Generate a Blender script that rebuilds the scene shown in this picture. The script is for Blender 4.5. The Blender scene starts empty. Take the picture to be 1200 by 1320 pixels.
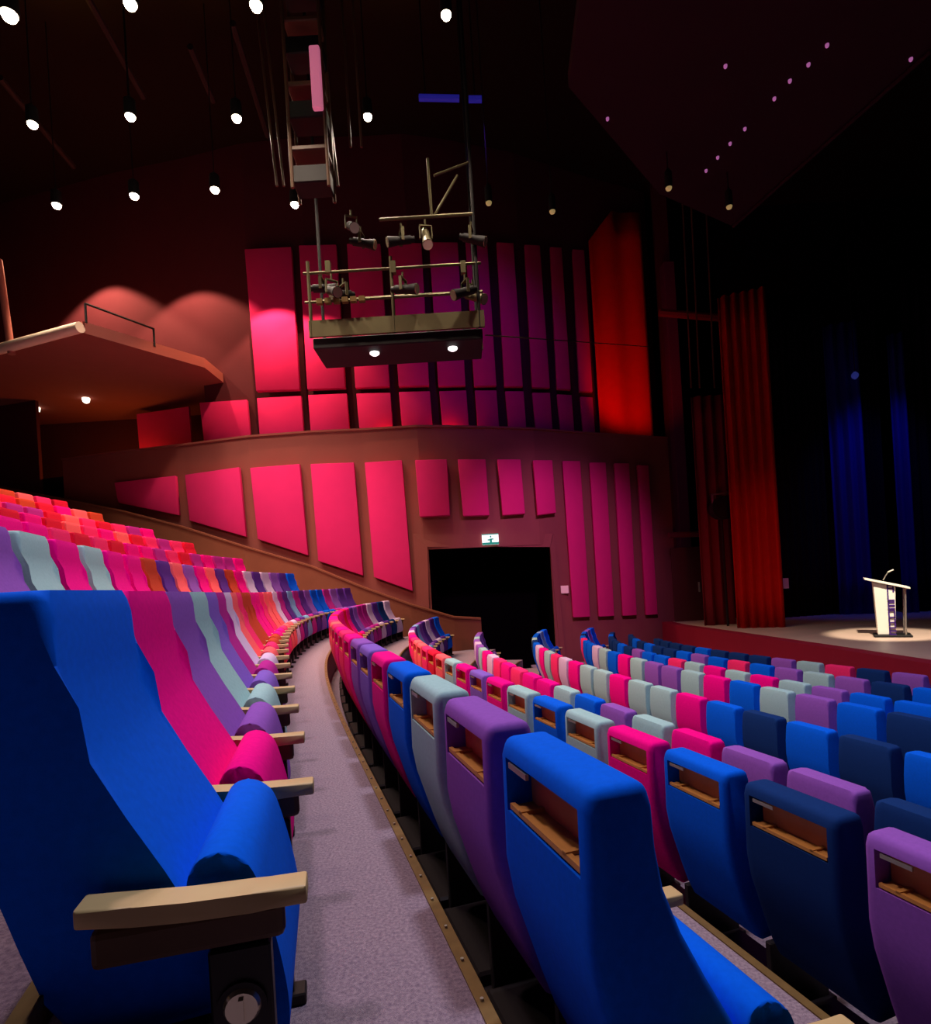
import bpy, bmesh, math, random
from mathutils import Vector, Matrix
random.seed(7)
SC = bpy.context.scene
COL = SC.collection
# ------------------------------------------------------------------ camera model
F, HY, ROLL, CZ = 757.05, 750.09, 0.061, 1.07
CR, SR = math.cos(ROLL), math.sin(ROLL)
def ray(px, py):
    u = px - 600; v = HY - py
    return u*CR + v*SR, -u*SR + v*CR
def atY(px, py, Y):
    u, v = ray(px, py); return Vector((u*Y/F, Y, CZ + v*Y/F))
def atz(px, py, rel):
    u, v = ray(px, py); Y = F*rel/v; return Vector((u*Y/F, Y, CZ + rel))
def proj(X, Y, Z):
    u = F*X/Y; v = F*(Z-CZ)/Y
    return 600 + u*CR - v*SR, HY - (u*SR + v*CR)
cd = bpy.data.cameras.new('camera'); cam = bpy.data.objects.new('camera', cd); COL.objects.link(cam)
cd.sensor_fit = 'HORIZONTAL'; cd.sensor_width = 36; cd.lens = F/1200*36
cd.shift_x = 0; cd.shift_y = (HY-660)/1200; cd.clip_start = .05; cd.clip_end = 200
right = Vector((CR, 0, -SR)); up = Vector((SR, 0, CR)); back = Vector((0, -1, 0))
m = Matrix((right, up, back)).transposed().to_4x4(); m.translation = (0, 0, CZ)
cam.matrix_world = m
SC.camera = cam
# ------------------------------------------------------------------ materials
def lin(c):
    return tuple(((x/255)/12.92 if x/255 <= .04045 else ((x/255+.055)/1.055)**2.4) for x in c)
def mat(name, rgb, rough=.8, metal=0, noise=None, bump=None, sheen=0, emit=None, spec=.3, two=None):
    m = bpy.data.materials.new(name); m.use_nodes = True
    nt = m.node_tree; b = nt.nodes['Principled BSDF']
    c = lin(rgb) + (1,)
    b.inputs['Base Color'].default_value = c; b.inputs['Roughness'].default_value = rough
    b.inputs['Metallic'].default_value = metal; b.inputs['Specular IOR Level'].default_value = spec
    if sheen:
        b.inputs['Sheen Weight'].default_value = sheen; b.inputs['Sheen Roughness'].default_value = .4
    tc = nt.nodes.new('ShaderNodeTexCoord')
    if noise:
        sc, amt = noise
        n = nt.nodes.new('ShaderNodeTexNoise'); n.inputs['Scale'].default_value = sc; n.inputs['Detail'].default_value = 4
        nt.links.new(tc.outputs['Object'], n.inputs['Vector'])
        r = nt.nodes.new('ShaderNodeMix'); r.data_type = 'RGBA'
        r.inputs[6].default_value = tuple(x*(1-amt) for x in c[:3]) + (1,)
        r.inputs[7].default_value = (lin(two) + (1,)) if two else tuple(min(1, x*(1+amt)) for x in c[:3]) + (1,)
        nt.links.new(n.outputs['Fac'], r.inputs[0]); nt.links.new(r.outputs[2], b.inputs['Base Color'])
    if bump:
        sc, st = bump
        n2 = nt.nodes.new('ShaderNodeTexNoise'); n2.inputs['Scale'].default_value = sc
        nt.links.new(tc.outputs['Object'], n2.inputs['Vector'])
        bp = nt.nodes.new('ShaderNodeBump'); bp.inputs['Strength'].default_value = st; bp.inputs['Distance'].default_value = .01
        nt.links.new(n2.outputs['Fac'], bp.inputs['Height']); nt.links.new(bp.outputs[0], b.inputs['Normal'])
    if emit:
        b.inputs['Emission Color'].default_value = lin(emit[0]) + (1,); b.inputs['Emission Strength'].default_value = emit[1]
    return m
SEATRGB = {'blue': (0, 92, 222), 'navy': (16, 48, 104), 'magenta': (236, 0, 134), 'purple': (138, 82, 176), 'mint': (152, 188, 190),
           'lavender': (128, 92, 190), 'lilac': (205, 180, 214), 'salmon': (240, 96, 104), 'rust': (186, 62, 40),
           'red': (212, 22, 56), 'violet': (88, 44, 138), 'orchid': (176, 36, 140), 'sky': (120, 160, 205), 'pink': (236, 44, 110)}
CNAME = {'blue': 'cobalt blue', 'navy': 'dark navy', 'magenta': 'magenta', 'purple': 'purple', 'mint': 'pale mint', 'lavender': 'lavender',
         'lilac': 'pale lilac', 'salmon': 'salmon pink', 'rust': 'rust orange', 'red': 'crimson', 'violet': 'deep violet', 'orchid': 'orchid',
         'sky': 'sky blue', 'pink': 'rose pink'}
SM = {k: mat('fabric_'+k, v, .95, noise=(60, .14), bump=(700, .12), sheen=0, spec=.08) for k, v in SEATRGB.items()}
M = dict(
    armwood=mat('pale_wood', (196, 168, 118), .45, noise=(9, .15)),
    bracket=mat('brown_metal', (84, 58, 40), .5, noise=(20, .1)),
    steel=mat('dark_steel', (38, 32, 32), .45, metal=.4),
    recess=mat('recess_wood', (196, 116, 66), .4, noise=(14, .25)),
    ledge=mat('ledge_wood', (205, 142, 70), .45, noise=(25, .2)),
    silver=mat('silver', (200, 195, 180), .3, metal=.8),
    lens=mat('lens', (210, 200, 170), .15, metal=.7),
    carpet=mat('carpet', (104, 84, 118), 1, noise=(90, .4), bump=(400, .8), spec=.05, two=(194, 172, 182)),
    brass=mat('brass', (112, 88, 50), .5, metal=.5, noise=(30, .3)),
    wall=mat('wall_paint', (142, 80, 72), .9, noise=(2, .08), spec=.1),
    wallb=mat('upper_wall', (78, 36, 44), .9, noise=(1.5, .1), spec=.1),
    parapet=mat('parapet_wood', (118, 66, 44), .7, noise=(3, .15)),
    panel=mat('panel_fabric', (218, 42, 112), .95, noise=(3, .06), bump=(300, .15), spec=.1),
    redfab=mat('red_fabric', (225, 28, 16), .9, noise=(4, .1), spec=.1),
    curtain=mat('red_curtain', (170, 24, 14), .9, noise=(5, .12), spec=.1),
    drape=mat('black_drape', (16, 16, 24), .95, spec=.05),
    bluelit=mat('blue_lit_drape', (30, 34, 130), .9, spec=.05),  # black drape folds with the blue stage light put into their colour
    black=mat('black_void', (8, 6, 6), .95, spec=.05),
    ceil=mat('ceiling_paint', (34, 25, 20), .95, spec=.05),
    reflector=mat('reflector_board', (52, 28, 36), .8, noise=(1, .2), spec=.1),
    blackmetal=mat('black_metal', (16, 14, 14), .65),
    tube=mat('scaffold_tube', (92, 86, 60), .45, metal=.5),
    toe=mat('toe_board', (104, 98, 64), .7, noise=(4, .2)),
    stage=mat('stage_floor', (205, 178, 158), .45, noise=(1.2, .15)),
    stagef=mat('stage_front', (140, 14, 44), .8, noise=(3, .1)),
    white=mat('white_board', (232, 228, 210), .5),
    cream=mat('cream_trim', (250, 228, 200), .6),
    letter=mat('letter_purple', (64, 30, 110), .6),
    signgreen=mat('sign_green', (0, 120, 100), .5, emit=((0, 130, 105), .8)),
    signwhite=mat('sign_white', (220, 240, 232), .5, emit=((215, 238, 232), 1.3)),
    lamp=mat('lamp_lens', (255, 240, 205), .5, emit=((255, 238, 205), 26)),
    flarespot=mat('flare_spot', (225, 200, 140), .5, emit=((200, 175, 110), .35)),  # weak glow for the lens flare spots
    star=mat('star_lens', (210, 120, 190), .5, emit=((205, 120, 190), .45)),
    pinktube=mat('pink_tube', (235, 130, 160), .5, emit=((215, 115, 150), .5)),
    bluetube=mat('blue_tube', (40, 40, 160), .5, emit=((45, 40, 170), .3)),
)
# ------------------------------------------------------------------ mesh helpers
def tag(o, label=None, cat=None, group=None, kind=None):
    if label: o['label'] = label
    if cat: o['category'] = cat
    if group: o['group'] = group
    if kind: o['kind'] = kind
    return o
def empty(name, loc, rz=0, label=None, cat=None, group=None):
    o = bpy.data.objects.new(name, None); o.empty_display_size = .1
    o.location = loc; o.rotation_euler = (0, 0, rz); COL.objects.link(o); return tag(o, label, cat, group)
def obj(name, bm, m, parent=None, smooth=False, keep=False):
    me = bpy.data.meshes.new(name)
    bmesh.ops.recalc_face_normals(bm, faces=bm.faces[:])
    bm.to_mesh(me); bm.free()
    if isinstance(m, (list, tuple)):
        for x in m: me.materials.append(x)
    else: me.materials.append(m)
    if smooth:
        for p in me.polygons: p.use_smooth = True
        me.set_sharp_from_angle(angle=math.radians(40))
    o = bpy.data.objects.new(name, me); COL.objects.link(o)
    if parent: o.parent = parent
    return o
def box(bm, x0, x1, y0, y1, z0, z1, mi=0):
    vs = [bm.verts.new((x, y, z)) for x in (x0, x1) for y in (y0, y1) for z in (z0, z1)]
    for q in ((0, 1, 3, 2), (4, 6, 7, 5), (0, 4, 5, 1), (2, 3, 7, 6), (0, 2, 6, 4), (1, 5, 7, 3)):
        bm.faces.new([vs[i] for i in q]).material_index = mi
    return vs
def bevel(bm, w, seg=2, edges=None):
    bmesh.ops.bevel(bm, geom=edges or bm.edges[:], offset=w, segments=seg, affect='EDGES', profile=.5, clamp_overlap=True)
def hexa(bm, f4, b4, mi=0):
    a = [bm.verts.new(p) for p in f4]; b = [bm.verts.new(p) for p in b4]
    fs = [bm.faces.new(a), bm.faces.new(b[::-1])]
    for i in range(4):
        j = (i+1) % 4; fs.append(bm.faces.new((a[i], b[i], b[j], a[j])))
    for f in fs: f.material_index = mi
def tube(bm, p, q, r, n=8, mi=0, r2=None):
    p = Vector(p); q = Vector(q); d = (q-p).normalized()
    a = d.orthogonal().normalized(); b = d.cross(a); r2 = r if r2 is None else r2
    A = [bm.verts.new(p + r*(a*math.cos(t)+b*math.sin(t))) for t in [2*math.pi*i/n for i in range(n)]]
    B = [bm.verts.new(q + r2*(a*math.cos(t)+b*math.sin(t))) for t in [2*math.pi*i/n for i in range(n)]]
    for i in range(n):
        bm.faces.new((A[i], A[(i+1) % n], B[(i+1) % n], B[i])).material_index = mi
    bm.faces.new(A[::-1]).material_index = mi; bm.faces.new(B).material_index = mi
def lathe(bm, prof, n=16, mi=0, c=(0, 0, 0)):
    rings = []
    for r, z in prof:
        rings.append([bm.verts.new((c[0]+r*math.cos(2*math.pi*i/n), c[1]+r*math.sin(2*math.pi*i/n), c[2]+z)) for i in range(n)])
    for A, B in zip(rings, rings[1:]):
        for i in range(n): bm.faces.new((A[i], A[(i+1) % n], B[(i+1) % n], B[i])).material_index = mi
    bm.faces.new(rings[0][::-1]).material_index = mi; bm.faces.new(rings[-1]).material_index = mi
def new(): return bmesh.new()
# ------------------------------------------------------------------ row curve
DL = .05
X0, Y0, H0, K1, K2 = -.801, 1.343, -.305, -.00734, .002567
LL = [-6 + DL*i for i in range(int(26/DL))]
def head(l):
    return H0 + K1*l + (K2*min(l, 14)**2 + 2*K2*14*(l-14)*(l > 14) if l > 0 else 0)
bx, by, bh = [0], [0], []
for l in LL:
    h = head(l); bh.append(h); bx.append(bx[-1]+math.sin(h)*DL); by.append(by[-1]+math.cos(h)*DL)
i0 = int(round(6/DL)); dx = X0-bx[i0]; dy = Y0-by[i0]
bx = [v+dx for v in bx[:-1]]; by = [v+dy for v in by[:-1]]
def pt(l, off):
    i = max(0, min(len(LL)-2, int((l+6)/DL))); t = (l+6)/DL - i
    x = bx[i]*(1-t)+bx[i+1]*t; y = by[i]*(1-t)+by[i+1]*t; h = bh[i]*(1-t)+bh[i+1]*t
    return x+off*math.cos(h), y-off*math.sin(h), h
def fan(l): return (math.sqrt((l-4)**2+4)+(l-4))/2
def rowpts(off, c):
    "points of a row every DL with arc length measured on that row (0 at l=0)"
    P = []
    for l in LL:
        o = off + c*fan(l); x, y, h = pt(l, o); P.append((x, y, h, l))
    a = [0]
    for p, q in zip(P, P[1:]): a.append(a[-1]+math.hypot(q[0]-p[0], q[1]-p[1]))
    z = a[i0]
    return P, [v-z for v in a]
def place(P, A, a):
    import bisect
    k = max(1, min(len(A)-1, bisect.bisect(A, a))); t = (a-A[k-1])/(A[k]-A[k-1])
    p, q = P[k-1], P[k]
    hd = math.atan2(q[0]-p[0], q[1]-p[1])
    return p[0]*(1-t)+q[0]*t, p[1]*(1-t)+q[1]*t, hd, p[3]
# rows: key, offset of the front face of the back, fan c, floor z, first seat centre, last centre, recess, colours
ROWS = [
 ('A', 0.0, 0, 0, -.163, 15.6, 0, 'blue magenta purple mint lavender orchid lilac salmon pink rust rust magenta magenta pink salmon salmon lilac orchid violet sky orchid violet purple blue'),
 ('B', 1.01, 0, -.423, -.345, 15.3, 1, 'blue purple mint blue magenta lavender purple magenta pink magenta pink salmon pink magenta magenta red magenta magenta magenta red magenta violet purple orchid orchid lilac violet navy'),
 ('C', 2.345, 0, -.96, -.225, 14.8, 1, 'purple navy blue magenta mint blue mint magenta lavender magenta mint salmon red pink salmon salmon pink magenta pink lilac purple violet sky purple violet lilac violet'),
 ('D', 3.335, .05, -1.28, .535, 12.2, 0, 'navy purple purple magenta mint purple blue mint magenta magenta pink magenta pink lilac magenta mint purple lilac purple mint lavender purple'),
 ('E', 4.955, .018, -1.53, 1.555, 14.7, 0, 'blue navy blue navy blue magenta mint mint magenta mint mint magenta lilac pink mint magenta lilac blue navy mint blue blue sky blue blue'),
 ('F', 6.19, .015, -1.59, 2.62, 14.2, 0, 'navy blue purple mint blue magenta mint purple purple mint magenta blue mint lilac blue blue pink blue navy blue'),
 ('G', 7.08, .0, -1.68, 3.2, 13.2, 0, 'blue blue purple mint magenta mint magenta mint pink blue blue purple navy blue navy navy navy blue'),
 ('H', 8.26, -.05, -1.75, 3.8, 12.9, 0, 'blue navy purple mint purple blue pink blue purple blue navy navy blue navy blue navy navy'),
 ('I', 9.48, -.1, -1.81, 4.35, 11.8, 0, 'blue purple navy pink mint purple navy navy navy blue navy navy navy navy blue'),
 ('R1', -1.05, .05, .42, 1.0, 13.2, 0, 'magenta purple purple mint magenta mint magenta magenta rust violet salmon purple magenta salmon violet rust magenta lilac violet lilac purple violet'),
 ('R2', -2.1, .04, .84, 3.4, 13.6, 0, ''),
 ('R3', -3.15, .04, 1.26, 5.2, 14.0, 0, ''),
 ('R4', -4.2, .03, 1.68, 7.0, 14.4, 0, ''),
 ('R5', -5.25, .03, 2.10, 8.2, 14.8, 0, ''),
 ('R6', -6.3, .02, 2.52, 9.0, 15.2, 0, ''),
]
RD = {'A': 'the row left of the walkway', 'B': 'first row right of the walkway', 'C': 'second row right of the walkway',
      'D': 'third row right of the walkway', 'E': 'fifth row back from the stage', 'F': 'fourth row back from the stage',
      'G': 'third row back from the stage', 'H': 'second row back from the stage', 'I': 'front row facing the stage',
      'R1': 'first raised row at left', 'R2': 'second raised row at left', 'R3': 'third raised row at left',
      'R4': 'fourth raised row at left', 'R5': 'fifth raised row at left', 'R6': 'topmost raised row at left'}
ORD = 'first second third fourth fifth sixth seventh eighth ninth tenth eleventh twelfth thirteenth fourteenth fifteenth sixteenth seventeenth eighteenth nineteenth twentieth'.split()
ORD += ['twenty-'+o for o in ORD[:9]] + ['thirtieth', 'thirty-first', 'thirty-second']
# ------------------------------------------------------------------ theatre seat prototype (local x forward, y along the row away from the camera)
W = .225
def back_mesh(recess):
    front = [(.25, .33), (.24, .42), (.20, .50), (.15, .60), (.095, .70), (.045, .80), (.012, .89), (0, .97), (-.003, 1.05), (-.015, 1.10)]
    rear = [(-.13, 1.10), (-.145, 1.055), (-.147, .925), (-.15, .80), (-.135, .70), (-.105, .60), (-.075, .50), (-.045, .41), (-.01, .335), (.02, .315)]
    prof = front + rear; n = len(prof)
    ys = [-W, -W+.04, W-.04, W]
    bm = new(); V = [[bm.verts.new((s, y, z)) for s, z in prof] for y in ys]
    rec = None
    for c in range(3):
        for j in range(n):
            k = (j+1) % n
            f = bm.faces.new((V[c][j], V[c][k], V[c+1][k], V[c+1][j]))
            if c == 1 and j == len(front)+1: rec = f
    bm.faces.new(V[0][::-1]); bm.faces.new(V[3])
    # rounded upholstered edges
    keep = rec if recess else None
    es = [e for e in bm.edges if (all(abs(abs(v.co.y)-W) < 1e-5 for v in e.verts))]
    if recess:
        vs = [v.co.copy() for v in rec.verts]
        z1 = min(v.z for v in vs); z2 = max(v.z for v in vs)
        r = bmesh.ops.inset_individual(bm, faces=[rec], thickness=.006, depth=0)
        r = bmesh.ops.extrude_discrete_faces(bm, faces=[rec])
        f = r['faces'][0]
        bmesh.ops.translate(bm, verts=list(f.verts), vec=(.075, 0, 0))
        bmesh.ops.delete(bm, geom=[f], context='FACES_ONLY')
    es = [e for e in bm.edges if e.is_valid and all(abs(abs(v.co.y)-W) < 1e-5 for v in e.verts)]
    es += [e for e in bm.edges if all(v.co.z > 1.09 for v in e.verts) and abs(e.verts[0].co.x-e.verts[1].co.x) < 1e-5]
    bevel(bm, .022, 3, es)
    return bm
def seat_mesh():
    # tipped-up seat cushion standing on edge between the arms
    prof = [(.225, .30), (.20, .42), (.182, .52), (.18, .575), (.205, .612), (.255, .612), (.292, .58), (.312, .51), (.335, .40), (.345, .30), (.33, .22), (.27, .20), (.235, .23)]
    for _ in range(2):
        q = []
        for i in range(len(prof)):
            a, b = prof[i], prof[(i+1) % len(prof)]
            q += [(a[0]*.75+b[0]*.25, a[1]*.75+b[1]*.25), (a[0]*.25+b[0]*.75, a[1]*.25+b[1]*.75)]
        prof = q
    bm = new(); n = len(prof); ys = [-.215, .215]
    V = [[bm.verts.new((s, y, z)) for s, z in prof] for y in ys]
    for j in range(n): bm.faces.new((V[0][j], V[0][(j+1) % n], V[1][(j+1) % n], V[1][j]))
    bm.faces.new(V[0][::-1]); bm.faces.new(V[1])
    bevel(bm, .006, 2, [e for e in bm.edges if abs(e.verts[0].co.y-e.verts[1].co.y) < 1e-5])
    return bm
def arm_mesh(y):
    bm = new()
    pts = [(.035, .592), (.12, .582), (.2, .575), (.30, .571), (.39, .570)]
    for (a, za), (b, zb) in zip(pts, pts[1:]):
        pass
    top = [(s, z) for s, z in pts]; bot = [(s, z-.032) for s, z in pts]
    loop = top + bot[::-1]; n = len(loop)
    V = [[bm.verts.new((s, yy, z)) for s, z in loop] for yy in (y-.029, y+.029)]
    for j in range(n): bm.faces.new((V[0][j], V[0][(j+1) % n], V[1][(j+1) % n], V[1][j]))
    bm.faces.new(V[0][::-1]); bm.faces.new(V[1])
    bevel(bm, .005, 2)
    return bm
def bracket_mesh(y):
    bm = new(); box(bm, .05, .35, y-.018, y+.018, .482, .545); bevel(bm, .012, 2); return bm
def stand_mesh(y):
    bm = new()
    box(bm, .225, .325, y-.018, y+.018, .30, .48)
    box(bm, -.01, .31, y-.016, y+.016, .02, .345); box(bm, -.04, .34, y-.03, y+.03, 0, .03); bevel(bm, .004, 1)
    return bm
def slot(o, m):
    o.material_slots[0].link = 'OBJECT'; o.material_slots[0].material = m
def hide_proto(o): COL.objects.unlink(o)
P_back = obj('backrest', back_mesh(False), SM['blue'], smooth=True)
P_backr = obj('backrest', back_mesh(True), SM['blue'], smooth=True)
P_seat = obj('seat', seat_mesh(), SM['blue'], smooth=True)
P_armf = obj('armrest', arm_mesh(.275), M['armwood'], smooth=True)
P_armn = obj('armrest', arm_mesh(-.275), M['armwood'], smooth=True)
P_brf = obj('arm_bracket', bracket_mesh(.275), M['bracket']); P_brn = obj('arm_bracket', bracket_mesh(-.275), M['bracket'])
bm = new(); box(bm, -.05, .28, -.235, .235, 0, .07); bevel(bm, .01, 1); P_base = obj('base_rail', bm, M['steel'])
P_stf = obj('leg', stand_mesh(.275), M['steel']); P_stn = obj('leg', stand_mesh(-.275), M['steel'])
bm = new(); box(bm, -.083, -.074, -W+.047, W-.047, .931, 1.049); P_rec = obj('recess_panel', bm, M['recess'])
bm = new(); box(bm, -.143, -.083, -W+.048, W-.048, .931, .938); box(bm, -.143, -.130, -W+.048, W-.048, .938, .944)
box(bm, -.143, -.084, -.12, -.105, .938, .947); box(bm, -.143, -.084, .105, .12, .938, .947); P_led = obj('shelf', bm, M['ledge'])
bm = new(); box(bm, -.146, -.138, .06, .165, 1.034, 1.048); P_plate = obj('number_plate', bm, M['silver'])
bm = new(); tube(bm, (.275, -.291, .385), (.275, -.299, .385), .040, 20); P_ring = obj('aisle_light', bm, M['steel'], smooth=True)
bm = new(); tube(bm, (.275, -.297, .385), (.275, -.306, .385), .032, 20, r2=.026); box(bm, .271, .279, -.312, -.305, .367, .403); P_disc = obj('light_lens', bm, M['lens'], smooth=True)
PROTOS = [P_base, P_back, P_backr, P_seat, P_armf, P_armn, P_brf, P_brn, P_stf, P_stn, P_rec, P_led, P_plate, P_ring, P_disc]
for p in PROTOS: COL.objects.unlink(p)
def cp(p, parent, name, m=None):
    o = p.copy(); o.name = name; COL.objects.link(o); o.parent = parent
    if m: slot(o, m)
    return o
def seat(x, y, z, h, colour, recess, first, light, label, group, detail):
    t = empty('theatre_seat', (x, y, z), -h, label, 'theatre seat', group)
    b = cp(P_backr if recess else P_back, t, 'backrest', SM[colour])
    if recess:
        cp(P_rec, b, 'recess_panel'); cp(P_led, b, 'shelf')
        if detail: cp(P_plate, b, 'number_plate')
    cp(P_seat, t, 'seat', SM[colour])
    a = cp(P_armf, t, 'armrest'); cp(P_brf, a, 'arm_bracket'); cp(P_stf, t, 'leg')
    cp(P_base, t, 'base_rail')
    if first:
        a = cp(P_armn, t, 'armrest'); cp(P_brn, a, 'arm_bracket'); l = cp(P_stn, t, 'leg')
        if light:
            r = cp(P_ring, l, 'aisle_light')
            cp(P_disc, t, 'light_lens')
    return t
WARM = ['magenta', 'pink', 'salmon', 'red', 'pink', 'salmon', 'magenta', 'rust', 'red', 'orchid']
ROWDATA = {}
nseat = 0
for key, off, c, z, a0, a1, rec, cols in ROWS:
    P, A = rowpts(off, c); ROWDATA[key] = (P, A, off, c, z)
    cols = cols.split(); i = 0; a = a0
    # even spacing; seats wholly outside the frame are left out
    spots = []
    while a <= a1:
        x, y, h, l = place(P, A, a)
        px, py = proj(x, y, z+1.0)
        if key in 'AB' or (px > -40 and px < 1250): spots.append((x, y, h, i))
        a += .55; i += 1
    for n, (x, y, h, i) in enumerate(spots):
        if i < len(cols): colour = cols[i]
        elif cols: colour = random.choice(['violet', 'orchid', 'blue', 'purple', 'lilac'] if key in 'AB' else ['blue', 'navy', 'purple', 'violet'])
        else: colour = random.choice(WARM)
        edge = 'at' if False else 'from'
        end = 'from the right' if key in 'CDEFGHI' else ('from the near end' if key in 'AB' else 'from the left')
        lab = '%s theatre seat, %s %s in %s' % (CNAME[colour], ORD[n], end, RD[key])
        if key == 'A':
            k_ = max(0, 1-n/14); h += .07*k_; y += .02*k_
        seat(x, y, z, h, colour, rec, n == 0, key in 'AB' and n == 0, lab, 'theatre seats in ' + RD[key], n < 12)
        nseat += 1
print('SEATS', nseat)
# ------------------------------------------------------------------ terraced floors with brass nosings
def strip(o1, c1, o2, c2, z, drop, l0=-4, l1=17.5):
    bm = new(); T1 = []; T2 = []; B1 = []; B2 = []
    l = l0
    while l <= l1:
        x, y, h = pt(l, o1 + c1*fan(l)); T1.append(bm.verts.new((x, y, z))); B1.append(bm.verts.new((x, y, z-drop)))
        x, y, h = pt(l, o2 + c2*fan(l)); T2.append(bm.verts.new((x, y, z))); B2.append(bm.verts.new((x, y, z-drop)))
        l += .5
    for i in range(len(T1)-1):
        bm.faces.new((T1[i], T1[i+1], T2[i+1], T2[i])); bm.faces.new((T2[i], T2[i+1], B2[i+1], B2[i]))
        bm.faces.new((B1[i], B2[i], B2[i+1], B1[i+1])); bm.faces.new((T1[i], B1[i], B1[i+1], T1[i+1]))
    bm.faces.new((T1[0], T2[0], B2[0], B1[0])); bm.faces.new((T1[-1], B1[-1], B2[-1], T2[-1]))
    return bm
edges = [('R6', -8.5, .02), ('R5', -5.4, .02), ('R4', -4.35, .03), ('R3', -3.3, .03), ('R2', -2.25, .04), ('R1', -1.2, .05), ('A', -.06, 0), ('B', .80, 0),
         ('C', 1.98, 0), ('D', 3.1, .04), ('E', 4.2, .018), ('F', 5.95, .015), ('G', 6.85, .0), ('H', 8.01, -.05), ('I', 9.23, -.1), ('end', 11.0, -.15)]
zf = {k[0]: k[3] for k in ROWS}
for (k, o1, c1), (k2, o2, c2) in zip(edges, edges[1:]):
    z = zf[k]
    if k2 == 'end': continue
    f = obj('floor', strip(o1-.02, c1, o2, c2, z, 1.0), M['carpet']); tag(f, kind='structure')
    # nosing
    bm = new(); l = -4; prev = None
    while l <= 17:
        x, y, h = pt(l, o2 + c2*fan(l)-.028); x2, y2, h = pt(l, o2 + c2*fan(l)+.006)
        ring = [bm.verts.new(q) for q in ((x, y, z), (x, y, z+.006), (x2, y2, z+.006), (x2, y2, z-.05))]
        if prev:
            for i in range(3): bm.faces.new((prev[i], prev[i+1], ring[i+1], ring[i]))
        prev = ring; l += .5
    t = obj('trim_1', bm, M['brass']); tag(t, kind='structure')
# studs on the nosing beside the walkway
bm = new(); l = -.6
while l < 9:
    x, y, h = pt(l, .787); tube(bm, (x, y, .005), (x, y, .012), .005, 8); l += .17
tag(obj('trim_2', bm, M['silver']), kind='structure')
# base floor under everything, reaching to the stage front
bm = new(); box(bm, -20, 24, -3, 26, -2.6, -2.45); tag(obj('floor', bm, M['black']), kind='structure')
bm = new(); box(bm, 2.0, 8.4, 2, 19.5, -2.4, -1.815); tag(obj('floor', bm, M['carpet']), kind='structure')
# ------------------------------------------------------------------ side wall (plan path)
WP = [(-19, 21), (-14.5, 19.9), (-11.15, 19.06), (-8.62, 18.6), (-6.42, 18.1), (-4.52, 18.0), (-2.9, 18.1), (-1.2, 18.1), (0, 18.4), (1.23, 18.8), (2.52, 19.25), (3.52, 19.8), (5.36, 20.7), (6.92, 21.4), (7.8, 21.8)]
def wallpt(px, py, off=0, path=WP):
    u, v = ray(px, py); k = u/F
    for (xa, ya), (xb, yb) in zip(path, path[1:]):
        ya -= off; yb -= off
        # x = k*y ; x = xa+t(xb-xa), y = ya+t(yb-ya)
        d = (xb-xa)-k*(yb-ya)
        t = (k*ya-xa)/d
        if -1e-6 <= t <= 1+1e-6 or (xb, yb+off) == path[-1] and t > 0:
            y = ya+t*(yb-ya); return Vector((k*y, y, CZ+v*y/F))
    raise ValueError((px, py))
def pathY(x, path=WP):
    for (xa, ya), (xb, yb) in zip(path, path[1:]):
        if xa <= x <= xb: return ya+(yb-ya)*(x-xa)/(xb-xa)
    return path[-1][1]
def wallstrip(xs, z0, z1, off, th=.15):
    bm = new(); pr = None
    for x in xs:
        y = pathY(x)-off
        q = [bm.verts.new(p) for p in ((x, y, z0), (x, y, z1), (x, y+th, z1), (x, y+th, z0))]
        if pr:
            for i in range(4): bm.faces.new((pr[i], pr[(i+1) % 4], q[(i+1) % 4], q[i]))
        else: bm.faces.new(q)
        pr = q
    bm.faces.new(pr[::-1])
    return bm
def xsbetween(a, b): return sorted(set([a, b] + [x for x, y in WP if a < x < b]))
LZ = CZ + 4.85
dl_ = wallpt(552, 705); dr_ = wallpt(709, 705); dtop = max(dl_.z, dr_.z)-.08
x80 = wallpt(80, 590).x
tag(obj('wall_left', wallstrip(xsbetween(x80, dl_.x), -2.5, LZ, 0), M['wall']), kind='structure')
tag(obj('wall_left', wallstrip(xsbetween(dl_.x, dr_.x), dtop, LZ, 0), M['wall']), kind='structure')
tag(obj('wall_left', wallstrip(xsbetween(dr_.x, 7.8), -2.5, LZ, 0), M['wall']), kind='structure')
# ledge cap on the gallery front
tag(obj('trim_3', wallstrip(xsbetween(x80, 7.8), LZ, LZ+.06, .05, .25), M['wall']), kind='structure')
# vomitory behind the door opening
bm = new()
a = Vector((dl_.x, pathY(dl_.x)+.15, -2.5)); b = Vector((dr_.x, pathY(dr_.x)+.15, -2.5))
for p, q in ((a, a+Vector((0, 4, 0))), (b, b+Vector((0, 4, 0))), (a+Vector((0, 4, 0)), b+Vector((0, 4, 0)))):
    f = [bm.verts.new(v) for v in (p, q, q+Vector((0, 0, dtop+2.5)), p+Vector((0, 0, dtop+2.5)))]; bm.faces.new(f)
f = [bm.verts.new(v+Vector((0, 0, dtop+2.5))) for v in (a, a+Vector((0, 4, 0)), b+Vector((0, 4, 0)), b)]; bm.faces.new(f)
tag(obj('wall_passage', bm, M['black']), kind='structure')
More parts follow.
